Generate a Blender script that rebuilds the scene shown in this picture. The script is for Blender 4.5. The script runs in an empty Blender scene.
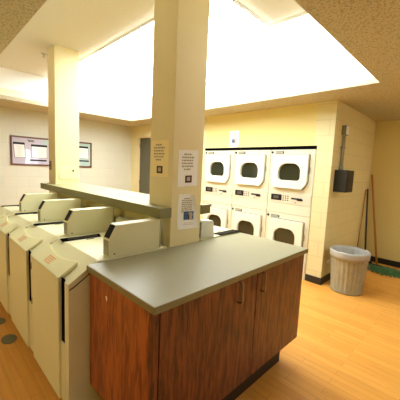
import bpy, bmesh, math, random
from mathutils import Vector, Matrix
random.seed(7)
S = bpy.context.scene
C = S.collection

# ------------------------------------------------------------------ materials
def s2l(c):
    c = c / 255.0
    return c / 12.92 if c <= 0.04045 else ((c + 0.055) / 1.055) ** 2.4
def rgb(r, g, b): return (s2l(r), s2l(g), s2l(b), 1)

def mat(name, col, rough=0.5, metal=0.0, bump=0.0, bscale=60, var=0.0, vscale=8, spec=0.5, coat=0.0, trans=0.0):
    m = bpy.data.materials.new(name); m.use_nodes = True
    nt = m.node_tree; b = nt.nodes['Principled BSDF']
    b.inputs['Roughness'].default_value = rough
    b.inputs['Metallic'].default_value = metal
    b.inputs['Specular IOR Level'].default_value = spec
    b.inputs['Coat Weight'].default_value = coat
    b.inputs['Transmission Weight'].default_value = trans
    b.inputs['Base Color'].default_value = col
    tc = nt.nodes.new('ShaderNodeTexCoord')
    if var > 0:
        n = nt.nodes.new('ShaderNodeTexNoise'); n.inputs['Scale'].default_value = vscale; n.inputs['Detail'].default_value = 5
        r = nt.nodes.new('ShaderNodeMapRange'); r.inputs['To Min'].default_value = 1 - var; r.inputs['To Max'].default_value = 1 + var
        mx = nt.nodes.new('ShaderNodeVectorMath'); mx.operation = 'SCALE'; mx.inputs[0].default_value = col[:3]
        nt.links.new(tc.outputs['Object'], n.inputs['Vector']); nt.links.new(n.outputs['Fac'], r.inputs['Value'])
        nt.links.new(r.outputs['Result'], mx.inputs['Scale']); nt.links.new(mx.outputs['Vector'], b.inputs['Base Color'])
    if bump > 0:
        n = nt.nodes.new('ShaderNodeTexNoise'); n.inputs['Scale'].default_value = bscale; n.inputs['Detail'].default_value = 3
        bp = nt.nodes.new('ShaderNodeBump'); bp.inputs['Strength'].default_value = bump; bp.inputs['Distance'].default_value = 0.01
        nt.links.new(tc.outputs['Object'], n.inputs['Vector']); nt.links.new(n.outputs['Fac'], bp.inputs['Height'])
        nt.links.new(bp.outputs['Normal'], b.inputs['Normal'])
    return m

def block_mat(name, col, axis, mortar=0.80):
    """painted concrete block: 0.40 x 0.20 running bond; axis = horizontal axis of the wall"""
    m = mat(name, col, 0.55); nt = m.node_tree; b = nt.nodes['Principled BSDF']
    tc = nt.nodes.new('ShaderNodeTexCoord'); sp = nt.nodes.new('ShaderNodeSeparateXYZ'); cb = nt.nodes.new('ShaderNodeCombineXYZ')
    nt.links.new(tc.outputs['Object'], sp.inputs[0])
    nt.links.new(sp.outputs['X' if axis == 0 else 'Y'], cb.inputs[0]); nt.links.new(sp.outputs['Z'], cb.inputs[1])
    mp = nt.nodes.new('ShaderNodeMapping'); mp.inputs['Location'].default_value = (0.06, 0.03, 0)
    nt.links.new(cb.outputs[0], mp.inputs['Vector'])
    br = nt.nodes.new('ShaderNodeTexBrick'); nt.links.new(mp.outputs[0], br.inputs['Vector'])
    br.inputs['Scale'].default_value = 1; br.inputs['Mortar Size'].default_value = 0.006; br.inputs['Mortar Smooth'].default_value = 0.4
    br.inputs['Brick Width'].default_value = 0.40; br.inputs['Row Height'].default_value = 0.20; br.inputs['Bias'].default_value = 0
    br.inputs['Color1'].default_value = col; br.inputs['Color2'].default_value = tuple(c * 0.97 for c in col[:3]) + (1,)
    br.inputs['Mortar'].default_value = tuple(c * mortar for c in col[:3]) + (1,)
    nt.links.new(br.outputs['Color'], b.inputs['Base Color'])
    bp = nt.nodes.new('ShaderNodeBump'); bp.inputs['Strength'].default_value = 0.35; bp.inputs['Distance'].default_value = 0.006; bp.invert = True
    nt.links.new(br.outputs['Fac'], bp.inputs['Height']); nt.links.new(bp.outputs['Normal'], b.inputs['Normal'])
    return m

def wood_mat(name, dark, light, axis, rough=0.4, freq=105):
    """grain runs along `axis`"""
    m = mat(name, light, rough); nt = m.node_tree; b = nt.nodes['Principled BSDF']
    tc = nt.nodes.new('ShaderNodeTexCoord'); mp = nt.nodes.new('ShaderNodeMapping')
    sc = [1, 1, 1]; sc[axis] = 0.11
    mp.inputs['Scale'].default_value = sc
    n = nt.nodes.new('ShaderNodeTexNoise'); n.inputs['Scale'].default_value = freq; n.inputs['Detail'].default_value = 6; n.inputs['Roughness'].default_value = .6
    n2 = nt.nodes.new('ShaderNodeTexNoise'); n2.inputs['Scale'].default_value = freq * .35; n2.inputs['Detail'].default_value = 3
    ad = nt.nodes.new('ShaderNodeMath'); ad.operation = 'ADD'
    cr = nt.nodes.new('ShaderNodeValToRGB'); cr.color_ramp.elements[0].position = 0.78; cr.color_ramp.elements[1].position = 1.2
    cr.color_ramp.elements[0].color = dark; cr.color_ramp.elements[1].color = light
    nt.links.new(tc.outputs['Object'], mp.inputs[0]); nt.links.new(mp.outputs[0], n.inputs['Vector']); nt.links.new(mp.outputs[0], n2.inputs['Vector'])
    nt.links.new(n.outputs['Fac'], ad.inputs[0]); nt.links.new(n2.outputs['Fac'], ad.inputs[1]); nt.links.new(ad.outputs[0], cr.inputs[0])
    cr.color_ramp.elements[1].position = 1.0; cr.color_ramp.elements[0].position = 0.0
    mr = nt.nodes.new('ShaderNodeMapRange'); mr.inputs['From Min'].default_value = .82; mr.inputs['From Max'].default_value = 1.14
    nt.links.new(ad.outputs[0], mr.inputs['Value']); nt.links.new(mr.outputs[0], cr.inputs[0])
    nt.links.new(cr.outputs[0], b.inputs['Base Color'])
    return m

def floor_mat():
    m = mat('laminate_floor', rgb(214, 150, 78), 0.38); nt = m.node_tree; b = nt.nodes['Principled BSDF']
    tc = nt.nodes.new('ShaderNodeTexCoord')
    br = nt.nodes.new('ShaderNodeTexBrick'); nt.links.new(tc.outputs['Object'], br.inputs['Vector'])
    br.inputs['Scale'].default_value = 1; br.inputs['Brick Width'].default_value = 0.62; br.inputs['Row Height'].default_value = 0.065
    br.inputs['Mortar Size'].default_value = 0.0012; br.offset = 0.37
    br.inputs['Color1'].default_value = rgb(224, 162, 74); br.inputs['Color2'].default_value = rgb(213, 150, 62); br.inputs['Mortar'].default_value = rgb(178, 118, 52)
    mp = nt.nodes.new('ShaderNodeMapping'); mp.inputs['Scale'].default_value = (0.08, 1, 1)
    n = nt.nodes.new('ShaderNodeTexNoise'); n.inputs['Scale'].default_value = 40; n.inputs['Detail'].default_value = 5
    nt.links.new(tc.outputs['Object'], mp.inputs[0]); nt.links.new(mp.outputs[0], n.inputs['Vector'])
    mr = nt.nodes.new('ShaderNodeMapRange'); mr.inputs['To Min'].default_value = .82; mr.inputs['To Max'].default_value = 1.16
    nt.links.new(n.outputs['Fac'], mr.inputs['Value'])
    vm = nt.nodes.new('ShaderNodeVectorMath'); vm.operation = 'SCALE'
    nt.links.new(br.outputs['Color'], vm.inputs[0]); nt.links.new(mr.outputs[0], vm.inputs['Scale']); nt.links.new(vm.outputs[0], b.inputs['Base Color'])
    return m

def ceiling_mat():
    m = mat('textured_ceiling', rgb(206, 184, 142), 0.9, bump=0.25, bscale=80); nt = m.node_tree; b = nt.nodes['Principled BSDF']
    tc = nt.nodes.new('ShaderNodeTexCoord'); n = nt.nodes.new('ShaderNodeTexNoise'); n.inputs['Scale'].default_value = 85; n.inputs['Detail'].default_value = 4
    cr = nt.nodes.new('ShaderNodeValToRGB'); e = cr.color_ramp.elements
    e[0].position = .36; e[0].color = rgb(148, 142, 116); e[1].position = .50; e[1].color = rgb(194, 188, 160)
    nt.links.new(tc.outputs['Object'], n.inputs['Vector']); nt.links.new(n.outputs['Fac'], cr.inputs[0]); nt.links.new(cr.outputs[0], b.inputs['Base Color'])
    return m

def emit(name, col, s):
    m = bpy.data.materials.new(name); m.use_nodes = True; nt = m.node_tree
    nt.nodes.clear(); e = nt.nodes.new('ShaderNodeEmission'); o = nt.nodes.new('ShaderNodeOutputMaterial')
    e.inputs[0].default_value = col; e.inputs[1].default_value = s; nt.links.new(e.outputs[0], o.inputs[0]); return m

WALLC = rgb(236, 220, 166)
M = dict(
    wallA=block_mat('painted_block_left', rgb(198, 200, 184), 1, .94), wallX=block_mat('painted_block_side', rgb(226, 212, 150), 1, .86),
    wallB=block_mat('painted_block_back', rgb(216, 208, 160), 0, .86), plaster=mat('cream_plaster', rgb(220, 206, 138), .7, bump=.15, bscale=40),
    column=mat('column_paint', rgb(232, 220, 170), .55, bump=.12, bscale=50, var=.02, vscale=3),
    coffer=mat('coffer_white_paint', rgb(238, 243, 246), .8), lower_band=mat('coffer_cream_band', rgb(242, 236, 208), .7),
    cofftop=mat('coffer_ceiling', rgb(206, 206, 190), .85, bump=.2, bscale=60),
    ceil=ceiling_mat(), floor=floor_mat(), base=mat('black_vinyl_base', rgb(34, 32, 30), .45),
    enamel=mat('cream_enamel', rgb(224, 221, 178), .42, var=.015, vscale=4), enamel2=mat('warm_white_enamel', rgb(228, 225, 176), .42),
    dryer=mat('dryer_enamel', rgb(205, 205, 182), .4), dryerdoor=mat('dryer_door_enamel', rgb(216, 218, 204), .4), panel=mat('control_panel_ivory', rgb(200, 196, 176), .4),
    glass=mat('dark_door_glass', rgb(38, 41, 28), .15, spec=.6), black=mat('black_plastic', rgb(22, 22, 22), .4), dark=mat('dark_display', rgb(26, 25, 30), .5, spec=.2),
    seam=mat('dark_seam', rgb(70, 66, 52), .6), grey=mat('grey_button', rgb(92, 88, 78), .5),
    olive=mat('meter_face_grey', rgb(142, 138, 104), .35, metal=.3), steel=mat('worn_steel', rgb(150, 150, 138), .35, metal=.8), slot=mat('detergent_slot', rgb(44, 40, 30), .9, spec=.1), gap=mat('dark_gap', rgb(14, 14, 12), .95, spec=0),
    orange=mat('orange_print', rgb(232, 168, 110), .5), laminate=mat('grey_green_laminate', rgb(146, 142, 112), .42, var=.05, vscale=30), edge=mat('laminate_edge', rgb(132, 126, 84), .45),
    ledge=mat('ledge_laminate', rgb(158, 157, 108), .45, var=.03, vscale=20), ledge_edge=mat('ledge_edge', rgb(122, 119, 74), .5),
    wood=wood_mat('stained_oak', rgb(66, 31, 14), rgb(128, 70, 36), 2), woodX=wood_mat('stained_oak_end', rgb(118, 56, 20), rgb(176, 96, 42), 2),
    handle=mat('brown_bronze', rgb(176, 142, 112), .35, metal=.7), toe=mat('toe_kick', rgb(40, 26, 18), .7),
    paper=mat('white_paper', rgb(246, 246, 242), .8), placard=mat('glossy_white_print', rgb(226, 228, 228), .4, coat=1), ypaper=mat('cream_paper', rgb(246, 230, 172), .8), ink=mat('grey_ink', rgb(120, 112, 96), .8), ink2=mat('pale_ink', rgb(168, 160, 140), .8),
    photo=mat('photo_dark_print', rgb(62, 34, 30), .5), photo_l=mat('photo_light_print', rgb(196, 176, 160), .5), blue=mat('photo_blue', rgb(70, 104, 160), .5),
    galv=mat('galvanised_steel', rgb(158, 160, 142), .42, metal=.4, var=.25, vscale=12), bag=mat('plastic_liner', rgb(192, 192, 184), .3, trans=.3),
    bagin=mat('plastic_liner_inside', rgb(196, 200, 204), .35),
    gbox=mat('dark_bronze_box', rgb(38, 36, 28), .5, spec=.3), conduit=mat('painted_conduit', rgb(160, 158, 130), .5), jbox=mat('grey_junction_box', rgb(120, 118, 84), .45),
    stick=mat('handle_wood', rgb(176, 118, 54), .5), darkstick=mat('dark_blue_handle', rgb(40, 44, 60), .4), mop=mat('green_mop_yarn', rgb(74, 118, 72), .9, bump=.8, bscale=120),
    frame=mat('walnut_frame', rgb(94, 52, 38), .4), board=mat('lavender_board', rgb(178, 174, 190), .35, coat=1), teal=mat('board_teal', rgb(160, 188, 182), .35, coat=1),
    pane=mat('window_glass', rgb(245, 250, 255), 0, trans=1), doorm=mat('grey_brown_door', rgb(78, 76, 56), .5), doorframe=mat('door_frame_paint', rgb(214, 196, 150), .5),
    plate=mat('switch_plate', rgb(128, 116, 98), .4), access=mat('access_panel_paint', rgb(244, 228, 176), .5),
    pad=mat('grey_floor_pad', rgb(112, 108, 78), .8), white=mat('white_plastic', rgb(240, 240, 236), .4), chrome=mat('chrome', rgb(200, 200, 196), .2, metal=1),
    winframe=mat('window_frame_paint', rgb(220, 214, 196), .5), tip=mat('white_tip', rgb(238, 230, 210), .5),
)
M['board_glass'] = mat('glossy_glass_pane', rgb(255, 255, 255), .02, trans=1)
LIGHT = emit('luminous_diffuser', (.97, .99, .98, 1), 11.5)

# ------------------------------------------------------------------ mesh helpers
def box(bm, x0, x1, y0, y1, z0, z1, mi=0):
    v = [bm.verts.new(p) for p in ((x0,y0,z0),(x1,y0,z0),(x1,y1,z0),(x0,y1,z0),(x0,y0,z1),(x1,y0,z1),(x1,y1,z1),(x0,y1,z1))]
    for f in ((0,3,2,1),(4,5,6,7),(0,1,5,4),(1,2,6,5),(2,3,7,6),(3,0,4,7)):
        bm.faces.new([v[i] for i in f]).material_index = mi
def prism(bm, pts, a0, a1, axis=0, mi=0):
    """extrude a 2D outline along axis; pts are the other two coordinates in order"""
    def p3(a, p): return (a, p[0], p[1]) if axis == 0 else ((p[0], a, p[1]) if axis == 1 else (p[0], p[1], a))
    A = [bm.verts.new(p3(a0, p)) for p in pts]; B = [bm.verts.new(p3(a1, p)) for p in pts]
    bm.faces.new(A).material_index = mi; bm.faces.new(B[::-1]).material_index = mi
    n = len(pts)
    for i in range(n): bm.faces.new((A[i], B[i], B[(i+1) % n], A[(i+1) % n])).material_index = mi
def tube(bm, pts, r, seg=10, mi=0, caps=True):
    rr = r if isinstance(r, (list, tuple)) else [r] * len(pts)
    pts = [Vector(p) for p in pts]; rings = []
    up = None
    for i, p in enumerate(pts):
        t = (pts[min(i+1, len(pts)-1)] - pts[max(i-1, 0)]).normalized()
        if up is None: up = t.orthogonal().normalized()
        up = (up - t * up.dot(t)).normalized(); s = t.cross(up)
        rings.append([bm.verts.new(p + (up * math.cos(a) + s * math.sin(a)) * rr[i]) for a in [2*math.pi*k/seg for k in range(seg)]])
    for A, B in zip(rings, rings[1:]):
        for k in range(seg):
            f = bm.faces.new((A[k], A[(k+1) % seg], B[(k+1) % seg], B[k])); f.smooth = True; f.material_index = mi
    if caps:
        bm.faces.new(rings[0][::-1]).material_index = mi; bm.faces.new(rings[-1]).material_index = mi
def obj(name, bm, m, parent=None, loc=None, bevel=0, kind=None, seg=2, offset=None):
    bmesh.ops.recalc_face_normals(bm, faces=bm.faces)
    me = bpy.data.meshes.new(name); bm.to_mesh(me); bm.free()
    if offset is not None: me.transform(Matrix.Translation([-c for c in offset]))
    o = bpy.data.objects.new(name, me); C.objects.link(o)
    for mm in (m if isinstance(m, (list, tuple)) else [m]): me.materials.append(M[mm] if isinstance(mm, str) else mm)
    if parent: o.parent = parent
    if offset is not None: o.location = offset
    if loc is not None: o.location = loc
    if bevel:
        b = o.modifiers.new('bevel', 'BEVEL'); b.width = bevel; b.segments = seg; b.limit_method = 'ANGLE'; b.angle_limit = math.radians(25)
    if kind: o['kind'] = kind
    return o
def B(name, m, *dims, parent=None, bevel=0, kind=None):
    bm = bmesh.new(); box(bm, *dims); return obj(name, bm, m, parent, bevel=bevel, kind=kind)
def tag(o, label, cat, group=None):
    o['label'] = label; o['category'] = cat
    if group: o['group'] = group
    return o
def thing(name, label, cat, loc, rz=0, group=None):
    o = bpy.data.objects.new(name, None); C.objects.link(o); o.location = loc; o.rotation_euler = (0, 0, rz); o.empty_display_size = .1
    return tag(o, label, cat, group)
def copy_tree(o, parent=None):
    c = o.copy(); C.objects.link(c)
    if parent: c.parent = parent
    for ch in list(o.children): copy_tree(ch, c)
    return c

# ------------------------------------------------------------------ camera
cam = bpy.data.cameras.new('camera'); cam.lens = 36 * 284.0 / 400; cam.sensor_width = 36; cam.clip_start = .05
co = bpy.data.objects.new('camera', cam); C.objects.link(co); S.camera = co
F = Vector((-0.69784326, 0.7076795, -0.11047404)); R = Vector((0.70775082, 0.70500157, 0.04540446)); U = Vector((-0.11001618, 0.0465029, 0.99284134))
mt = Matrix.Identity(4)
for i in range(3): mt[i][0] = R[i]; mt[i][1] = U[i]; mt[i][2] = -F[i]
mt.translation = Vector((0, 0, 1.4753)); co.matrix_world = mt

# ------------------------------------------------------------------ the room
ZC, ZT = 2.397, 2.862
XA, XR, YB, YR, XE, YF = -6.148, -1.39, 3.77, 5.57, 3.0, -2.2
CX0, CX1, CY0, CY1 = -5.348, -0.827, 0.59, 3.286
B('floor', 'floor', XA - .1, XE + .1, YF - .1, YR + .1, -.08, 0, kind='structure')
bm = bmesh.new()
box(bm, XA - .1, XE + .1, YF - .1, CY0, ZC, ZC + .06); box(bm, XA - .1, XE + .1, CY1, YR + .1, ZC, ZC + .06)
box(bm, XA - .1, CX0, CY0, CY1, ZC, ZC + .06); box(bm, CX1, XE + .1, CY0, CY1, ZC, ZC + .06)
obj('ceiling', bm, 'ceil', kind='structure')
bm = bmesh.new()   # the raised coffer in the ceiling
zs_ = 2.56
for z0, z1, mi in ((ZC + .06, zs_, 1), (zs_, ZT, 0)):  # lower band of the sides is creamier than the upper one
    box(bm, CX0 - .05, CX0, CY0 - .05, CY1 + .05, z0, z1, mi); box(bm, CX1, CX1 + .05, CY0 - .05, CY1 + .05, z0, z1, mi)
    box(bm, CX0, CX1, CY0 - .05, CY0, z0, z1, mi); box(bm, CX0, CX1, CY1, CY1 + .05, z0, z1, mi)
obj('ceiling_coffer_side', bm, ['coffer', 'lower_band'], kind='structure')
B('ceiling_coffer_top', 'cofftop', CX0 - .05, CX1 + .05, CY0 - .05, CY1 + .05, ZT, ZT + .05, kind='structure')

B('wall_left', 'wallA', XA - .1, XA, YF - .1, YB + .1, 0, ZC, kind='structure')
bm = bmesh.new()
DZ = 1.842
box(bm, XA, -5.86, YB, YB + .12, 0, ZC); box(bm, -5.86, -4.94, YB, YB + .12, 2.15, ZC); box(bm, -4.94, -3.638, YB, YB + .12, 0, ZC)
obj('wall_back', bm, 'wallB', kind='structure')
B('wall_back_over_dryers', 'plaster', -3.638, -1.637, YB, YB + .12, DZ, ZC, kind='structure')
B('wall_recess_side', 'wallX', -1.60, XR, YB + .02, YR + .1, 0, ZC, kind='structure')
B('wall_pier_face', 'wallB', -1.60, XR, YB, YB + .02, 0, ZC, kind='structure')
B('wall_pier_head', 'wallB', -1.637, -1.60, YB, YB + .12, DZ, ZC, kind='structure')
B('wall_recess_back', 'plaster', XR, XE + .1, YR, YR + .1, 0, ZC, kind='structure')
bm = bmesh.new()
WY0, WY1, WZ0, WZ1 = 3.68, 4.34, 1.15, 2.05
box(bm, XE, XE + .1, YF - .1, WY0, 0, ZC); box(bm, XE, XE + .1, WY1, YR, 0, ZC); box(bm, XE, XE + .1, WY0, WY1, 0, WZ0); box(bm, XE, XE + .1, WY0, WY1, WZ1, ZC)
obj('wall_right', bm, 'plaster', kind='structure')
B('wall_front', 'plaster', XA, XE, YF - .1, YF, 0, ZC, kind='structure')
w1 = bpy.data.objects.new('window_1', None); C.objects.link(w1); w1.location = (XE + .05, (WY0 + WY1) / 2, WZ0); w1['kind'] = 'structure'
bm = bmesh.new(); hw = (WY1 - WY0) / 2; hz = WZ1 - WZ0
for a in ((-hw, -hw + .05, 0, hz), (hw - .05, hw, 0, hz), (-.03, .03, 0, hz), (-hw, hw, 0, .05), (-hw, hw, hz - .05, hz)): box(bm, -.03, .03, a[0], a[1], a[2], a[3])
obj('window_frame', bm, 'winframe', w1, kind='structure')
bm = bmesh.new(); box(bm, -.003, .003, -hw + .03, hw - .03, .03, hz - .03); obj('window_pane', bm, 'pane', w1, kind='structure')
# baseboards
bh = .095
B('baseboard_recess_side', 'base', XR, XR + .012, YB - .012, YR, 0, bh, kind='structure', bevel=.003)
B('baseboard_pier', 'base', -1.60, XR, YB - .012, YB, 0, bh, kind='structure', bevel=.003)
B('baseboard_recess_back', 'base', XR + .012, XE, YR - .012, YR, 0, bh, kind='structure', bevel=.003)
B('baseboard_left', 'base', XA, XA + .012, YF, YB, 0, bh, kind='structure', bevel=.003)
B('baseboard_back', 'base', -4.9, -3.638, YB - .012, YB, 0, bh, kind='structure', bevel=.003)
B('gap_shadow_1', 'gap', -3.638, -1.602, YB - .012, YB + .1, 1.803, 1.842, kind='structure')  # black strip painted in for the shadowed gap above the dryers
# the door in the far corner
d1 = bpy.data.objects.new('door_1', None); C.objects.link(d1); d1.location = (-5.4, YB + .04, 0); d1['kind'] = 'structure'
bm = bmesh.new(); box(bm, -.42, .42, 0, .04, .01, 2.11); obj('door_leaf', bm, 'doorm', d1, kind='structure', bevel=.003)
bm = bmesh.new(); box(bm, -.459, -.422, -.045, .07, 0, 2.149); box(bm, .422, .459, -.045, .07, 0, 2.149); box(bm, -.422, .422, -.045, .07, 2.112, 2.149)
obj('door_frame', bm, 'doorframe', d1, kind='structure', bevel=.003)
for z in (.25, 1.1, 1.95):
    bm = bmesh.new(); tube(bm, [(-.415, -.01, z - .05), (-.415, -.01, z + .05)], .012); obj('door_hinge', bm, 'steel', d1, kind='structure')
bm = bmesh.new(); tube(bm, [(.35, 0, 1), (.35, -.05, 1), (.26, -.055, 1)], .011); obj('door_handle', bm, 'steel', d1, kind='structure')

# luminous ceiling panels in the coffer
def light_panel(x0, x1, y0, y1, label, lm=None):
    cx, cy = (x0 + x1) / 2, (y0 + y1) / 2
    t = thing('ceiling_light', label, 'ceiling light', (cx, cy, ZT), 0, 'luminous panels in the raised ceiling')
    hx, hy = (x1 - x0) / 2 - .002, (y1 - y0) / 2 - .002
    bm = bmesh.new(); q = .02
    box(bm, -hx, hx, -hy, -hy + q, -.03, 0); box(bm, -hx, hx, hy - q, hy, -.03, 0); box(bm, -hx, -hx + q, -hy + q, hy - q, -.03, 0); box(bm, hx - q, hx, -hy + q, hy - q, -.03, 0)
    obj('light_frame', bm, 'white', t)
    bm = bmesh.new(); box(bm, -hx, hx, -hy, hy, -.045, -.031); obj('diffuser', bm, lm or LIGHT, t)
LX0, LY0 = -3.56, 1.66
light_panel(-2.575, -1.60, LY0, CY1, 'glowing white panel in the raised ceiling seen right of the right column')
light_panel(LX0, -2.580, LY0, CY1, 'glowing white panel in the raised ceiling seen between the two columns', LIGHT)
light_panel(-5.33, LX0 - .005, LY0, CY1, 'glowing white panel at the far left end of the raised ceiling')
light_panel(-1.595, -.87, 2.45, CY1, 'glowing white panel at the far right end of the raised ceiling, over the counter')
t = thing('sprinkler', 'small fire sprinkler head on the raised ceiling left of the left column', 'sprinkler', (-4.22, 1.27, ZT))
bm = bmesh.new(); tube(bm, [(0, 0, 0), (0, 0, -.006)], .035, 16); tube(bm, [(0, 0, -.006), (0, 0, -.04)], .01); obj('sprinkler_body', bm, 'conduit', t)
bm = bmesh.new(); tube(bm, [(0, 0, -.04), (0, 0, -.044)], .022, 12); obj('deflector', bm, 'conduit', t)

# ------------------------------------------------------------------ columns, partition, ledge
KY0, KY1 = 1.249, 1.5425
RX0, RX1, LX0c, LX1c = -1.773, -1.5095, -4.0215, -3.776
B('column_right', 'column', RX0, RX1, KY0, KY1, 0, ZT, kind='structure', bevel=.004)
B('column_left', 'column', LX0c, LX1c, KY0, KY1, 0, ZT, kind='structure', bevel=.004)
B('wall_low_partition', 'plaster', LX1c, RX0, KY0 + .01, KY1 - .01, 0, 1.127, kind='structure')
bm = bmesh.new(); Z0, Z1 = 1.127, 1.1975
SX0, SX1, SY0, SY1 = -4.03, -1.5, 1.149, 1.642
pts_o = [(SX0, SY0), (SX1, SY0), (SX1, KY0 - .001), (RX0 - .001, KY0 - .001), (RX0 - .001, KY1 + .001), (SX1, KY1 + .001), (SX1, SY1), (SX0, SY1), (SX0, KY1 + .001), (LX1c + .001, KY1 + .001), (LX1c + .001, KY0 - .001), (SX0, KY0 - .001)]
prism(bm, pts_o, Z0, Z1, 2)
bm.faces.ensure_lookup_table(); bm.normal_update()
for f in bm.faces: f.material_index = 0 if abs(f.normal.z) > .5 else 1
o = obj('ledge', bm, ['ledge', 'ledge_edge'], bevel=.003, offset=((SX0 + SX1) / 2, (SY0 + SY1) / 2, Z0))
tag(o, 'long olive-grey ledge capping the low partition between the two columns', 'ledge')
# access panel and switch on the left column
t = thing('access_panel', 'cream square access panel with a dark latch on the left column', 'access panel', (LX1c, 1.40, 1.26))
bm = bmesh.new(); box(bm, 0, .008, -.11, .11, 0, .15); obj('panel_door', bm, 'access', t, bevel=.002)
bm = bmesh.new(); tube(bm, [(.008, .06, .11), (.016, .06, .11)], .011, 12); obj('latch', bm, 'gap', t)
t = thing('light_switch', 'small grey switch plate on the narrow side of the left column', 'switch', (-3.955, KY0, 1.37))
bm = bmesh.new(); box(bm, -.038, .038, -.006, 0, 0, .115); obj('plate', bm, 'plate', t, bevel=.002)
bm = bmesh.new(); box(bm, -.008, .008, -.014, -.006, .042, .072); obj('toggle', bm, 'black', t, bevel=.001)

# ------------------------------------------------------------------ notices taped to the columns
def notice(name, label, org, ax, w, h, m, curl=0.0, ink='ink', lines=7, ph='dark', group=None, tilt=0, ragged=False, title=False):
    """sheet on a vertical face: ax 'x' lies on a -Y face (spreads along +X), ax 'y' on a +X face (spreads along +Y)"""
    t = thing(name, label, 'notice', org, 0, group)
    def P(u, v, off):          # u,v in 0..1, v up
        c = .0004 + curl * (max(0, u - .55) ** 2 * 3.0 * (.4 + .6 * v) + max(0, .25 - v) ** 2 * 2.0)
        a, z = (u - .5) * w, v * h + (u - .5) * tilt
        if ragged: a -= .10 * w * math.sin(math.pi * v) * (1 if u > .5 else .25) * abs(u - .5) * 2 - .05 * w * (1 - v) * (u - .5)
        if ragged: a -= .36 * w * max(0, u - .5) * 2 * max(0, v - .5) / .5
        d = c + off
        return (a, -d, z) if ax == 'x' else (d, a, z)
    def sheet(bm, u0, u1, v0, v1, o0, o1, n=10):
        g = {}
        for k, off in ((0, o0), (1, o1)):
            for i in range(n + 1):
                for j in range(n + 1): g[k, i, j] = bm.verts.new(P(u0 + (u1 - u0) * i / n, v0 + (v1 - v0) * j / n, off))
        for k in (0, 1):
            for i in range(n):
                for j in range(n): bm.faces.new((g[k, i, j], g[k, i+1, j], g[k, i+1, j+1], g[k, i, j+1]))
        for i in range(n):
            for a, b in (((i, 0), (i+1, 0)), ((i, n), (i+1, n)), ((0, i), (0, i+1)), ((n, i), (n, i+1))):
                bm.faces.new((g[0, a[0], a[1]], g[0, b[0], b[1]], g[1, b[0], b[1]], g[1, a[0], a[1]]))
    bm = bmesh.new(); sheet(bm, 0, 1, 0, 1, 0, .001); obj('sheet', bm, m, t)
    bm = bmesh.new(); rnd = random.Random(len(label))
    for i in range(lines):
        v = .86 - i * .49 / lines
        u = .17
        L = .83 - rnd.random() * .12 - (0 if 0 < i < lines - 1 else .12)
        u += 0 if 0 < i < lines - 1 else .10
        while u < L:
            ww = .05 + rnd.random() * .10
            sheet(bm, u, min(u + ww, L), v, v + .26 / lines, .0012, .0018, 1); u += ww + .025
    obj('printed_lines', bm, ink, t)
    u0, u1, v0, v1 = (.36, .70, .10, .30) if ph == 'dark' else (.28, .80, .26, .50)
    bm = bmesh.new(); sheet(bm, u0, u1, v0, v1, .0012, .0018, 2); o = obj('printed_photo', bm, 'photo' if ph == 'dark' else 'blue', t)
    bm = bmesh.new()
    if ph == 'dark':
        sheet(bm, u0 + .12 * (u1 - u0) * 2, u1 - .25 * (u1 - u0), v0 + .25 * (v1 - v0), v1 - .2 * (v1 - v0), .0019, .0023, 1)
    else:
        sheet(bm, u0 + .5 * (u1 - u0), u1 - .05 * (u1 - u0), v0 + .05 * (v1 - v0), v1 - .1 * (v1 - v0), .0019, .0023, 1)
        sheet(bm, .24, .82, .12, .13, .0012, .0018, 1); sheet(bm, .3, .75, .16, .17, .0012, .0018, 1)
    obj('photo_figure', bm, 'photo_l', o)
    if ph != 'dark':
        bm = bmesh.new(); sheet(bm, u0 + .42 * (u1 - u0), u0 + .6 * (u1 - u0), v0, v0 + .6 * (v1 - v0), .0024, .0027, 1); obj('photo_dark_area', bm, 'photo', o)
    return t
notice('notice', 'cream text sheet with small dark photo on the yellow front of the right column', (-1.657, KY0, 1.402), 'x', .20, .258, 'ypaper', lines=6, ink='ink2')
notice('notice', 'upper white sheet with small dark photo on the grey side of the right column', (RX1, 1.395, 1.343), 'y', .19, .258, 'paper', lines=6, ink='ink2', tilt=.008)
notice('notice', 'lower curling white sheet with blue photo on the grey side of the right column', (RX1, 1.412, 1.03), 'y', .19, .255, 'paper', curl=.05, lines=9, ink='ink2', ph='blue', ragged=True, tilt=-.006)
notice('notice', 'small white sheet with blue photo on the yellow wall above the dryers', (-2.99, YB, 1.85), 'x', .20, .265, 'paper', curl=.02, lines=5, ink='ink2', ph='blue')

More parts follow.
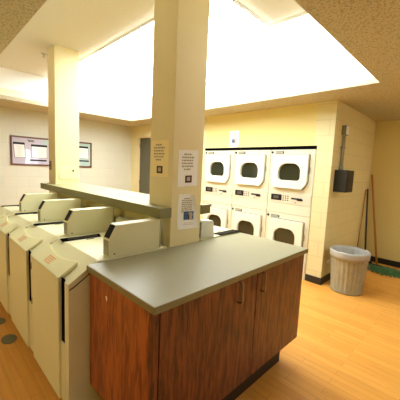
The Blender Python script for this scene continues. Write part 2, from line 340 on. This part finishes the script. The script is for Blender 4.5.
# ------------------------------------------------------------------ framed board on the left wall
t = thing('framed_board', 'wide brown-framed glossy display board with two white panels on the left wall', 'board', (XA, 2.02, 1.385))
W2, H2 = .755, .535
bm = bmesh.new(); q = .028
box(bm, 0, .03, -W2, W2, 0, q); box(bm, 0, .03, -W2, W2, H2 - q, H2); box(bm, 0, .03, -W2, -W2 + q, q, H2 - q); box(bm, 0, .03, W2 - q, W2, q, H2 - q)
obj('frame', bm, 'frame', t, bevel=.004)
bm = bmesh.new(); box(bm, .001, .010, -W2 + q, W2 - q, q, H2 - q)
obj('backing', bm, 'board', t)
bm = bmesh.new(); box(bm, .0101, .011, .30, W2 - q, q, H2 - q); box(bm, .0101, .011, -.2, .3, H2 - .13, H2 - q); obj('teal_print', bm, 'teal', t)
def placard(y0, y1, z0, z1, skew):
    bm = bmesh.new(); prism(bm, [(y0, z0), (y1, z0), (y1 - skew, z1), (y0 - skew, z1)], .0112, .0125, 0); p = obj('white_placard', bm, 'placard', t)
    bm = bmesh.new(); prism(bm, [(y0 - skew - .01, z1 - .005), (y1 - skew + .01, z1 - .005), (y1 - skew + .01, z1 + .035), (y0 - skew - .01, z1 + .035)], .0127, .0135, 0); obj('dark_header', bm, 'dark', p)
    bm = bmesh.new(); e = .008
    prism(bm, [(y0 - e, z0 - e), (y1 + e, z0 - e), (y1 + e, z0), (y0 - e, z0)], .0127, .0133, 0)
    prism(bm, [(y0 - e, z0 - e), (y0, z0 - e), (y0 - skew, z1), (y0 - skew - e, z1)], .0127, .0133, 0)
    prism(bm, [(y1, z0 - e), (y1 + e, z0 - e), (y1 - skew + e, z1), (y1 - skew, z1)], .0127, .0133, 0)
    obj('placard_border', bm, 'grey', p)
    bm = bmesh.new()
    for k in range(5):
        z = z0 + (z1 - z0) * (.15 + k * .16); prism(bm, [(y0 + .04 - skew * .5, z), (y1 - .05 - skew * .5, z), (y1 - .05 - skew * .5, z + .006), (y0 + .04 - skew * .5, z + .006)], .0127, .0131, 0)
    obj('printed_lines', bm, 'ink2', p)
placard(-.685, -.515, .145, .385, .02)
placard(-.412, -.150, .155, .365, 0)
placard(.30, .69, .19, .41, .02)
bm = bmesh.new()
for y0, y1, z0, z1 in ((-.48, -.375, .462, .478), (-.47, -.36, .44, .455)): box(bm, .0112, .0125, y0, y1, z0, z1)
obj('printed_title', bm, 'seam', t)
for y0, y1, z0 in ((-.44, -.15, .085), (.40, .70, .12)):
    bm = bmesh.new(); box(bm, .0112, .0125, y0, y1, z0, z0 + .03); obj('dark_caption_strip', bm, 'dark', t)

# ------------------------------------------------------------------ counter cabinet
t = thing('base_cabinet', 'reddish oak base cabinet with two tall doors under the grey counter', 'cabinet', (-1.195, 1.36, 0))
ox, oy = 1.195, -1.36
def cb(name, m, x0, x1, y0, y1, z0, z1, bevel=0, parent=None, mi=None):
    bm = bmesh.new(); box(bm, x0 + ox, x1 + ox, y0 + oy, y1 + oy, z0, z1); return obj(name, bm, m, parent or t, bevel=bevel)
cb('carcass', 'wood', -1.49, -.912, .685, 2.052, .215, .879)
cb('end_panel', 'woodX', -1.49, -.925, .667, .685, .205, .879, bevel=.002)
cb('corner_stile', 'wood', -.924, -.895, .667, .700, .205, .879, bevel=.003)
cb('toe_kick', 'toe', -1.47, -.98, .74, 1.96, 0, .215)
for y0, y1, hy in ((.703, 1.424, 1.245), (1.430, 2.050, 1.475)):
    d = cb('door', 'wood', -.912, -.893, y0, y1, .205, .872, bevel=.002)
    bm = bmesh.new(); X = -.893 + ox; Y = hy + oy
    tube(bm, [(X - .004, Y, .862), (X + .022, Y, .862), (X + .028, Y, .855), (X + .028, Y, .752), (X + .022, Y, .745), (X - .004, Y, .745)], .0055, 8)
    obj('handle', bm, 'handle', d)
bm = bmesh.new(); prism(bm, [(-1.305 + ox, .803), (-1.294 + ox, .806), (-1.286 + ox, .796), (-1.292 + ox, .779), (-1.299 + ox, .786)], .6655 + oy, .6672 + oy, 1); obj('chipped_spot', bm, 'tip', t)
bm = bmesh.new(); box(bm, -1.5055, -.872, .653, 2.071, .880, .915)
bm.normal_update(); bm.faces.ensure_lookup_table()
for f in bm.faces: f.material_index = 0 if abs(f.normal.z) > .5 else 1
o = obj('countertop', bm, ['laminate', 'edge'], bevel=.004, offset=(-1.19, 1.36, .88)); tag(o, 'grey-green laminate worktop lying on the oak cabinet', 'countertop')

# ------------------------------------------------------------------ washers
WW, WP = .630, .642
def slope_pts(off, ytop, zbot=None):
    """outline points along the front, offset outwards by off: vertical front up to the knee, then up the slope"""
    n = Vector((-.553, .833))     # slope normal (y,z)
    k = Vector((0, .82)) ; e = Vector((.165, .925))
    return k, e, n
def profile(off, ybot, z0, yend, zflat):
    sl = (0.925 - .82) / .165
    ny, nz = -sl / math.hypot(1, sl), 1 / math.hypot(1, sl)
    # knee of the offset outline
    ky = -off; kz = .82 + off * nz + (ky - off * ny) * sl
    ez = .82 + off * nz + (yend - off * ny) * sl
    return [(ky, kz), (yend, ez)]
def make_washer(near=True):
    t = thing('washing_machine', 'x', 'washing machine', (0, 0, 0))
    h = WW / 2
    bm = bmesh.new()
    prism(bm, [(.03, .02), (.03, .09), (0, .09), (0, .82), (.165, .925), (.66, .925), (.66, .02)], -h, h, 0)
    (ky, kz), (ey, ez) = profile(.006, 0, 0, .13, 0)
    prism(bm, [(.002, .09), (-.006, .09), (-.006, kz), (.13, ez), (.13, ez - .025), (.002, .815)], h - .055, h, 0)
    obj('body', bm, 'enamel', t, bevel=.006)
    bm = bmesh.new(); box(bm, h - .113, h - .0552, -.006, .001, .09, .455); obj('lower_front_panel', bm, 'enamel', t)
    bm = bmesh.new()
    (ky, kz), (ey, ez) = profile(.020, 0, 0, .092, 0); (k2y, k2z), (e2y, e2z) = profile(.001, 0, 0, .092, 0)
    # door: vertical slab plus its sloping upper part, the top edge scooped for the hand
    x0, x1 = -h + .012, h - .112; n = 12; rows = []
    for i in range(n + 1):
        x = x0 + (x1 - x0) * i / n
        u = i / n; sc = .027 * max(0, math.sin(math.pi * min(1, max(0, (u - .12) / .80)))) ** .7
        f = (.092 - sc) / .092
        ty = -.0 + .092 * f
        oz = ez - (ez - kz) / (.092 + .020) * (.092 - ty); iz = e2z - (e2z - k2z) / (.092 + .001) * (.092 - ty)
        rows.append([bm.verts.new((x,) + p) for p in ((-.020, .095), (-.020, kz), (ty, oz), (ty, iz), (-.001, k2z), (-.001, .095))])
    for A, Bq in zip(rows, rows[1:]):
        for k in range(6): bm.faces.new((A[k], A[(k+1) % 6], Bq[(k+1) % 6], Bq[k]))
    bm.faces.new(rows[0]); bm.faces.new(rows[-1][::-1])
    d = obj('door', bm, 'enamel2', t, bevel=.004)
    for z in (.76, .51):
        bm = bmesh.new(); box(bm, x0 - .006, x0 + .004, -.024, -.018, z - .022, z + .022); obj('hinge', bm, 'steel', d)
    # orange instruction print on the sloping part
    bm = bmesh.new(); sl = (ez - kz) / .112; rnd = random.Random(3)
    for r_ in range(4):
        u = .0
        while u < .10:
            w_ = .012 + rnd.random() * .02; yy = .002 + r_ * .012; yb = yy + .007
            xx = -.12 + u
            v = [bm.verts.new((a, y_, kz + (y_ + .020) * sl + .0008)) for a, y_ in ((xx, yy), (xx + w_, yy), (xx + w_, yb), (xx, yb))]
            bm.faces.new(v); u += w_ + .006
    obj('printed_instructions', bm, 'orange', d)
    bm = bmesh.new(); box(bm, x1 + .004, h - .0575, -.002, .001, .458, .835)
    obj('door_gap', bm, 'gap', t)
    # side panels with their folded seam
    for s in (1, -1):
        bm = bmesh.new(); prism(bm, [(.022, .03), (.022, .775), (.03, .79), (.15, .865), (.63, .865), (.63, .03)], s * h, s * (h + .0025), 0); obj('side_panel', bm, 'enamel', t)
        bm = bmesh.new(); prism(bm, [(.0, .797), (.02, .806), (.13, .876), (.13, .869), (.021, .799), (.0, .790)], s * h, s * (h + .003), 0); obj('side_seam', bm, 'seam', t)
    # detergent slot and its flap line
    bm = bmesh.new(); prism(bm, [(-h + .032, .158), (-h + .125, .146), (-h + .125, .425), (-h + .032, .455)], .9252, .9275, 2); s_ = obj('detergent_slot', bm, 'gap', t)
    bm = bmesh.new(); prism(bm, [(-h + .048, .20), (-h + .112, .19), (-h + .112, .405), (-h + .048, .43)], .9275, .930, 2); obj('slot_cover', bm, 'slot', s_)
    bm = bmesh.new(); prism(bm, [(-h + .145, .30), (-h + .152, .30), (-h + .152, .36), (-h + .145, .36)], .9252, .928, 2); obj('flap_catch', bm, 'seam', t)
    for x, y in ((-h + .06, .08), (h - .06, .08), (-h + .06, .6), (h - .06, .6)):
        bm = bmesh.new(); tube(bm, [(x, y, 0), (x, y, .021)], .022, 10); obj('foot', bm, 'black', t)
    bm = bmesh.new(); prism(bm, [(.605, .926), (.60, 1.03), (.625, 1.045), (.655, 1.045), (.655, .926)], -h + .02, h - .09, 0); obj('rear_console', bm, 'enamel', t, bevel=.004)
    # coin meter box standing along the right edge
    x0, x1 = h - .082, h - .002
    if near:
        pr = [(.23, .926), (.23, 1.035), (.275, 1.118), (.605, 1.122), (.605, .926)]
    else:
        pr = [(.50, .926), (.515, 1.045), (.53, 1.062), (.655, 1.066), (.655, .926)]
    bm = bmesh.new(); prism(bm, pr, x0, x1, 0)
    m = obj('coin_meter', bm, 'enamel' if near else 'dryerdoor', t, bevel=.004)
    if near:
        bm = bmesh.new(); box(bm, x0 + .010, x1 - .010, .2275, .2300, .936, 1.026); obj('coin_slot_plate', bm, 'olive', m)
        n_ = Vector((0, -.083, .045)).normalized() * .0016
        a, b = Vector((0, .232, 1.040)), Vector((0, .272, 1.113))
        bm = bmesh.new(); vs = [bm.verts.new(Vector((x, 0, 0)) + p + o_) for o_ in (n_ * -.2, n_) for x, p in ((x0 + .01, a), (x1 - .01, a), (x1 - .01, b), (x0 + .01, b))]
        for f in ((0,1,2,3),(7,6,5,4),(0,4,5,1),(1,5,6,2),(2,6,7,3),(3,7,4,0)): bm.faces.new([vs[i] for i in f])
        obj('display', bm, 'dark', m)
        bm = bmesh.new(); tube(bm, [(x1, .262, .945), (x1 + .002, .262, .945)], .005, 8); obj('lock', bm, 'black', m)
        bm = bmesh.new(); box(bm, x1 - .001, x1 + .001, .596, .600, .93, 1.12); obj('seam', bm, 'seam', m)
    else:
        bm = bmesh.new(); box(bm, x0 + .008, x1 - .008, .655, .657, .936, 1.055); obj('back_plate', bm, 'olive', m)
        bm = bmesh.new(); tube(bm, [((x0 + x1) / 2, .657, 1.01), ((x0 + x1) / 2, .664, 1.01)], .014, 12); obj('lock', bm, 'steel', m)
    return t
WL = ['nearest cream washer beside the oak cabinet, its full side showing', 'cream washer second from the grey counter, between two others',
      'cream washer third from the grey counter, in front of the partition', 'farthest cream washer of the near row, below the left column']
w0 = make_washer()
for k in range(4):
    w = w0 if k == 0 else copy_tree(w0)
    w.location = (-1.5075 - WW / 2 - k * WP, .562, 0); w['label'] = WL[k]; w['group'] = 'washers along the partition'
wf = make_washer(False)
# the far row stands back to back with the near one: mirror the shapes so that its front looks to the dryers
def mirror(o, top=True):
    for ch in o.children:
        if ch.data.users == 1:
            ch.data.transform(Matrix.Scale(-1, 4, (0, 1, 0))); ch.data.flip_normals()
        mirror(ch)
mirror(wf)
wf.location = (-1.512 - WW / 2, 2.222, 0); wf['label'] = 'white washer behind the right column, facing the dryers'; 
# its slot sits by the counter edge
for ch in wf.children:
    if ch.name.startswith(('detergent_slot', 'flap_catch')):
        ch.location.x = WW - .115 if ch.name.startswith('det') else WW - .25

# ------------------------------------------------------------------ dryers
BW = .678
def ring(poly, c, n):
    """sample a convex polygon by angle around c, keeping its corners"""
    return poly
def hit(poly, c, a):
    d = Vector((math.cos(a), math.sin(a))); best = None
    for i in range(len(poly)):
        p, q = Vector(poly[i]) - Vector(c), Vector(poly[(i+1) % len(poly)]) - Vector(c); e = q - p
        den = d.x * e.y - d.y * e.x
        if abs(den) < 1e-9: continue
        tt = (p.x * e.y - p.y * e.x) / den; s = (p.x * d.y - p.y * d.x) / den
        if tt > 0 and -1e-6 <= s <= 1 + 1e-6: best = tt if best is None else min(best, tt)
    return (c[0] + d.x * best, c[1] + d.y * best)
def rounded(x0, x1, z0, z1, rads, n=6):
    out = []
    for (cx, cz, a0, r) in ((x1, z0, -90, rads[1]), (x1, z1, 0, rads[2]), (x0, z1, 90, rads[3]), (x0, z0, 180, rads[0])):
        sx = -1 if cx == x1 else 1; sz = 1 if cz == z0 else -1
        for k in range(n + 1):
            a = math.radians(a0 + 90 * k / n); out.append((cx + sx * r + r * math.cos(a), cz + sz * r + r * math.sin(a)))
    return out
def make_dryer(H, z_off):
    """unit with its front at local y=0, bottom at z=0 of the thing; z_off shifts the face layout"""
    t = thing('clothes_dryer', 'x', 'dryer', (0, 0, 0)); h = BW / 2
    bm = bmesh.new(); box(bm, -h + .0035, h - .0035, .0, .66, 0, H - .003); obj('body', bm, 'dryer', t, bevel=.005)
    bm = bmesh.new(); Z = lambda z: z + z_off
    # door leaf with its window opening
    dx0, dx1, dz0, dz1 = -.262, .262, Z(.378), Z(.852)
    outer = [(dx0 + .03, dz0 + .005), (dx1 - .065, dz0), (dx1 - .012, dz0 + .07), (dx1, dz0 + .12), (dx1, dz1 - .008), (dx1 - .008, dz1), (dx0 + .008, dz1), (dx0, dz1 - .008), (dx0, dz0 + .045)]
    wx0, wx1, wz0, wz1 = -.172, .158, Z(.492), Z(.730)
    inner = rounded(wx0, wx1, wz0, wz1, (.05, .05, .11, .12))
    c = ((wx0 + wx1) / 2, (wz0 + wz1) / 2); angs = sorted(set([round(math.atan2(p[1] - c[1], p[0] - c[0]), 4) for p in outer + inner] + [round(math.radians(a), 4) for a in range(-175, 180, 10)]))
    def loops(y_o, y_i, sc=1.0):
        O = [hit(outer, c, a) for a in angs]; I = [hit(inner, c, a) for a in angs]
        return O, I
    O, I = loops(0, 0); n = len(angs)
    I2 = [(c[0] + (p[0] - c[0]) * 1.03, c[1] + (p[1] - c[1]) * 1.03) for p in I]
    vb = [bm.verts.new((p[0], .001, p[1])) for p in O]; vf = [bm.verts.new((p[0], -.046, p[1])) for p in O]
    vi2 = [bm.verts.new((p[0], -.046, p[1])) for p in I2]; vi = [bm.verts.new((p[0], -.036, p[1])) for p in I]; vib = [bm.verts.new((p[0], .001, p[1])) for p in I]
    for a, b in ((vb, vf), (vf, vi2), (vi2, vi), (vi, vib), (vib, vb)):
        for i in range(n): bm.faces.new((a[i], a[(i+1) % n], b[(i+1) % n], b[i]))
    d = obj('door', bm, 'dryerdoor', t, bevel=.004)
    bm = bmesh.new(); prism(bm, I, -.004, -.001, 1); obj('window_glass', bm, 'glass', d)
    bm = bmesh.new()   # seam round the door
    for i in range(n):
        p, q = O[i], O[(i+1) % n]; P2 = [(c[0] + (s[0] - c[0]) * 1.03, c[1] + (s[1] - c[1]) * 1.03) for s in (p, q)]
        vs = [bm.verts.new((s[0], -.0012, s[1])) for s in (p, q, P2[1], P2[0])]; bm.faces.new(vs)
    obj('door_seam', bm, 'seam', t)
    bm = bmesh.new(); box(bm, dx1 + .012, dx1 + .022, -.008, 0, Z(.60), Z(.68)); obj('door_latch', bm, 'chrome', t)
    if z_off > -.03 or True:
        zt = max(Z(.27), .26)
        bm = bmesh.new(); box(bm, -h + .02, h - .015, -.006, 0, Z(.158), Z(.302)); p = obj('control_panel', bm, 'panel', t, bevel=.002)
        bm = bmesh.new(); box(bm, -.275, -.105, -.009, -.006, Z(.196), Z(.282)); obj('display', bm, 'dark', p)
        bm = bmesh.new(); box(bm, -.235, -.15, -.0095, -.009, Z(.218), Z(.262)); obj('display_window', bm, 'seam', p)
        for i in range(3):
            for j in range(3):
                bm = bmesh.new(); tube(bm, [(-.078 + i * .036, -.006, Z(.205) + j * .030), (-.078 + i * .036, -.010, Z(.205) + j * .030)], .0095, 8); obj('button', bm, 'grey', p)
        bm = bmesh.new(); box(bm, .045, .205, -.010, -.006, Z(.230), Z(.252)); obj('coin_slide', bm, 'black', p)
        bm = bmesh.new(); box(bm, .135, .215, -.016, -.006, Z(.218), Z(.240)); obj('coin_chute', bm, 'dark', p)
        bm = bmesh.new(); box(bm, .10, .116, -.009, -.006, Z(.180), Z(.194)); obj('coin_return', bm, 'grey', p)
    bm = bmesh.new(); tube(bm, [(-.305, 0, Z(.888)), (-.305, -.008, Z(.888))], .018, 12); obj('lock', bm, 'black', t)
    bm = bmesh.new(); box(bm, -.255, -.12, -.003, 0, Z(.868), Z(.904)); n_ = obj('name_plate', bm, 'seam', t)
    bm = bmesh.new()
    for k in range(6):   # the small raised letters of the maker's plate
        xx = -.246 + k * .0185
        box(bm, xx, xx + .004, -.0045, -.003, Z(.874), Z(.898)); box(bm, xx + .008, xx + .012, -.0045, -.003, Z(.874), Z(.898)); box(bm, xx + .004, xx + .008, -.0045, -.003, Z(.884), Z(.889))
    obj('plate_letters', bm, 'panel', n_)
    return t
U0 = make_dryer(.918, -.012); L0 = make_dryer(.882, -.058)
DL = [('top right dryer, beside the cream block pier', 'top middle dryer, below and right of the wall notice', 'top left dryer, next to the right column'),
      ('bottom right dryer, its window just above the counter corner', 'bottom middle dryer, its window partly behind the counter', 'bottom left dryer, partly behind the far washer and coin box')]
for r_, (src, z) in enumerate(((U0, .883), (L0, 0))):
    for k in range(3):
        d = src if k == 0 else copy_tree(src)
        d.location = (-1.602 - BW / 2 - k * BW, YB - .004, z); d['label'] = 'cream ' + DL[r_][k]; d['group'] = 'dryers stacked in the wall'

# ------------------------------------------------------------------ box and conduit on the recess wall
t = thing('utility_box', 'dark bronze metal box with conduit above it on the side wall', 'box', (XR, 4.015, 1.25))
bm = bmesh.new(); box(bm, .0, .16, -.12, .13, 0, .288); obj('box_body', bm, 'gbox', t, bevel=.004)
bm = bmesh.new(); box(bm, .16, .165, -.113, .123, .008, .280); obj('cover_plate', bm, 'gbox', t, bevel=.002)
t = thing('electrical_conduit', 'grey painted conduit running down from a small junction box', 'conduit', (XR, 4.06, 1.538))
bm = bmesh.new(); box(bm, 0, .055, -.055, .055, .46, .585); j = obj('junction_box', bm, 'jbox', t, bevel=.006)
bm = bmesh.new(); box(bm, .055, .060, -.045, .045, .47, .575); obj('cover', bm, 'white', j)
for dy in (-.022, .024):
    bm = bmesh.new(); tube(bm, [(.022, dy, .001), (.022, dy, .46)], .013, 10); obj('pipe', bm, 'conduit', t)
bm = bmesh.new(); box(bm, .0, .042, -.045, .048, .29, .305); obj('clamp', bm, 'steel', t)
bm = bmesh.new(); tube(bm, [(.022, -.022, .0), (.022, -.022, .06)], .02, 10); tube(bm, [(.022, .024, .0), (.022, .024, .06)], .02, 10); obj('connector', bm, 'conduit', t)

# ------------------------------------------------------------------ trash can
tx, ty = -1.10, 3.87
t = thing('trash_can', 'ribbed galvanised metal trash can lined with a clear plastic bag', 'trash can', (tx, ty, 0))
bm = bmesh.new(); n = 96; rows = []
prof = [(.195, 0), (.205, .004), (.205, .03), (.198, .045), (.207, .12), (.217, .25), (.228, .38), (.236, .47), (.241, .50), (.246, .515), (.241, .525)]
for r, z in prof:
    r *= .905
    rows.append([bm.verts.new(((r + (.005 * math.cos(a * 24) if .04 < z < .48 else 0)) * math.cos(a), (r + (.005 * math.cos(a * 24) if .04 < z < .48 else 0)) * math.sin(a), z)) for a in [2 * math.pi * k / n for k in range(n)]])
for A, Bq in zip(rows, rows[1:]):
    for k in range(n): bm.faces.new((A[k], A[(k+1) % n], Bq[(k+1) % n], Bq[k])).smooth = True
bm.faces.new(rows[0][::-1])
o = obj('can_body', bm, 'galv', t); so = o.modifiers.new('solid', 'SOLIDIFY'); so.thickness = .003; so.offset = -1
for s in (1, -1):
    bm = bmesh.new(); a = math.radians(200 if s > 0 else 20)
    P = lambda da, r, z: (r * math.cos(a + da), r * math.sin(a + da), z)
    tube(bm, [P(-.2, .206, .36), P(-.2, .235, .355), P(-.15, .245, .32), P(.15, .245, .32), P(.2, .235, .355), P(.2, .206, .36)], .004, 8); obj('handle', bm, 'steel', t)
bm = bmesh.new(); rows = []; n = 72; rnd = random.Random(5); wob = [rnd.uniform(-1, 1) for _ in range(n)]
def wv(k, s): return .5 * (math.sin(k * .7 + s) + .6 * math.sin(k * 1.9 + 2 * s)) + .3 * wob[k % n]
for i, (r, z, ww, wz) in enumerate(((.249, .438, .003, .010), (.2505, .475, .003, .006), (.2525, .515, .002, .003), (.248, .532, .002, .004), (.236, .532, .004, .006), (.222, .50, .010, .01), (.208, .44, .015, .012), (.19, .34, .016, .02), (.15, .22, .02, .03), (.05, .16, .01, .03))):
    r *= .91
    rows.append([bm.verts.new(((r + ww * wv(k, i * .4)) * math.cos(2*math.pi*k/n), (r + ww * wv(k, i * .4)) * math.sin(2*math.pi*k/n), z + wz * wv(k, 1 + i * .2))) for k in range(n)])
for A, Bq in zip(rows, rows[1:]):
    for k in range(n): bm.faces.new((A[k], A[(k+1) % n], Bq[(k+1) % n], Bq[k])).smooth = True
bm.faces.new(rows[-1])
o = obj('bag_liner', bm, 'bag', t); so = o.modifiers.new('solid', 'SOLIDIFY'); so.thickness = .0015; so.offset = 0

# ------------------------------------------------------------------ mop and sticks
def stick(name, label, cat, p0, p1, r, m):
    t = thing(name, label, cat, p0); v = Vector(p1) - Vector(p0)
    bm = bmesh.new(); tube(bm, [v * .02, v], r, 10); obj('handle', bm, m, t)
    return t, v
t, v = stick('mop', 'wooden-handled mop with a green yarn head on the floor in the corner', 'mop', (-1.055, 5.20, 0), (-1.355, 5.535, 1.50), .016, 'stick')
bm = bmesh.new(); box(bm, -.07, .07, -.02, .02, .035, .065); obj('clamp', bm, 'black', t, bevel=.004)
bm = bmesh.new(); rnd = random.Random(11)
for k in range(260):
    a = rnd.uniform(0, 2 * math.pi); L = rnd.uniform(.45, 1.0); dx, dy = math.cos(a) * .33 * L, math.sin(a) * .22 * L
    if rnd.random() < .35: dx = abs(dx) * 1.25
    x0_, y0_ = rnd.uniform(-.06, .06), rnd.uniform(-.02, .02); b = rnd.uniform(-.04, .04)
    pts = [(x0_, y0_, .045), (x0_ + dx * .3 + b, y0_ + dy * .3, rnd.uniform(.03, .055)), (x0_ + dx * .65, y0_ + dy * .65 + b, rnd.uniform(.014, .03)), (x0_ + dx, y0_ + dy, .010)]
    pts = [(max(-.24, min(.46, p[0] * 1.1 + .10)), max(-.50, min(.29, p[1] * 1.15 - .05)), p[2]) for p in pts]
    tube(bm, pts, .0085, 5)
o = obj('yarn_head', bm, 'mop', t)
t, v = stick('broom_handle', 'dark handle with a white tip leaning on the side wall behind the trash can', 'broom', (-1.29, 5.42, 0), (-1.362, 5.40, 1.26), .013, 'darkstick')
bm = bmesh.new(); tube(bm, [v, v * 1.035], .011, 10); obj('white_tip', bm, 'tip', t)
bm = bmesh.new(); box(bm, -.10, .10, -.02, .02, .02, .05); box(bm, -.11, .11, -.025, .025, 0, .022); obj('brush_head', bm, 'black', t, bevel=.004)
t, v = stick('broomstick', 'thin light wooden stick upright against the side wall', 'stick', (-1.355, 5.10, 0), (-1.372, 5.34, 1.25), .009, 'stick')

# ------------------------------------------------------------------ grey round pads on the floor in front of the washers
for i, (x, y, rx, ry, lab) in enumerate(((-2.63, .495, .075, .055, 'dark grey oval rubber pad on the floor, nearest the camera'), (-2.99, .495, .062, .045, 'dark grey rubber pad on the floor beyond the other one, near the washers'))):
    bm = bmesh.new(); prism(bm, [(rx * math.cos(a), ry * math.sin(a)) for a in [2*math.pi*k/28 for k in range(28)]], 0, .006, 2)
    o = obj('floor_pad', bm, 'pad', loc=(x, y, 0), bevel=.002); tag(o, lab, 'floor pad', 'pads on the floor by the washers')

# ------------------------------------------------------------------ daylight and view
w = bpy.data.worlds.new('world'); S.world = w; w.use_nodes = True
w.node_tree.nodes['Background'].inputs[0].default_value = (.72, .86, 1, 1); w.node_tree.nodes['Background'].inputs[1].default_value = 18
def lamp_fixture(x, y, label, lm=None):
    t = thing('ceiling_light', label, 'ceiling light', (x, y, ZC), 0, 'fluorescent fixtures behind the camera')
    bm = bmesh.new(); box(bm, -.30, .30, -.60, .60, -.03, 0); obj('housing', bm, 'white', t)
    bm = bmesh.new(); box(bm, -.28, .28, -.58, .58, -.045, -.03); obj('diffuser', bm, lm or LIGHT2, t)
LIGHT2 = emit('fluorescent_diffuser', (1.0, .97, .86, 1), 10.5)
lamp_fixture(0.9, 4.5, 'rectangular fluorescent light on the low ceiling above the mop corner')
lamp_fixture(1.3, 0.6, 'unseen cool fill light added on the low ceiling across the room from the washers', emit('cool_fill_diffuser', (.78, .90, 1.0, 1), 8))  # added unseen lamp, gives the column's side face its cool light
lamp_fixture(-2.3, -1.2, 'unseen white fill light added on the low ceiling in front of the washers', emit('white_fill_diffuser', (.96, 1.0, .95, 1), 8))  # added unseen lamp, brightens the washer fronts from behind the camera
S.view_settings.view_transform = 'Standard'; S.view_settings.look = 'None'; S.view_settings.gamma = 1; S.view_settings.use_curve_mapping = False
S.view_settings.exposure = 0.0
S.cycles.max_bounces = 10; S.cycles.diffuse_bounces = 6
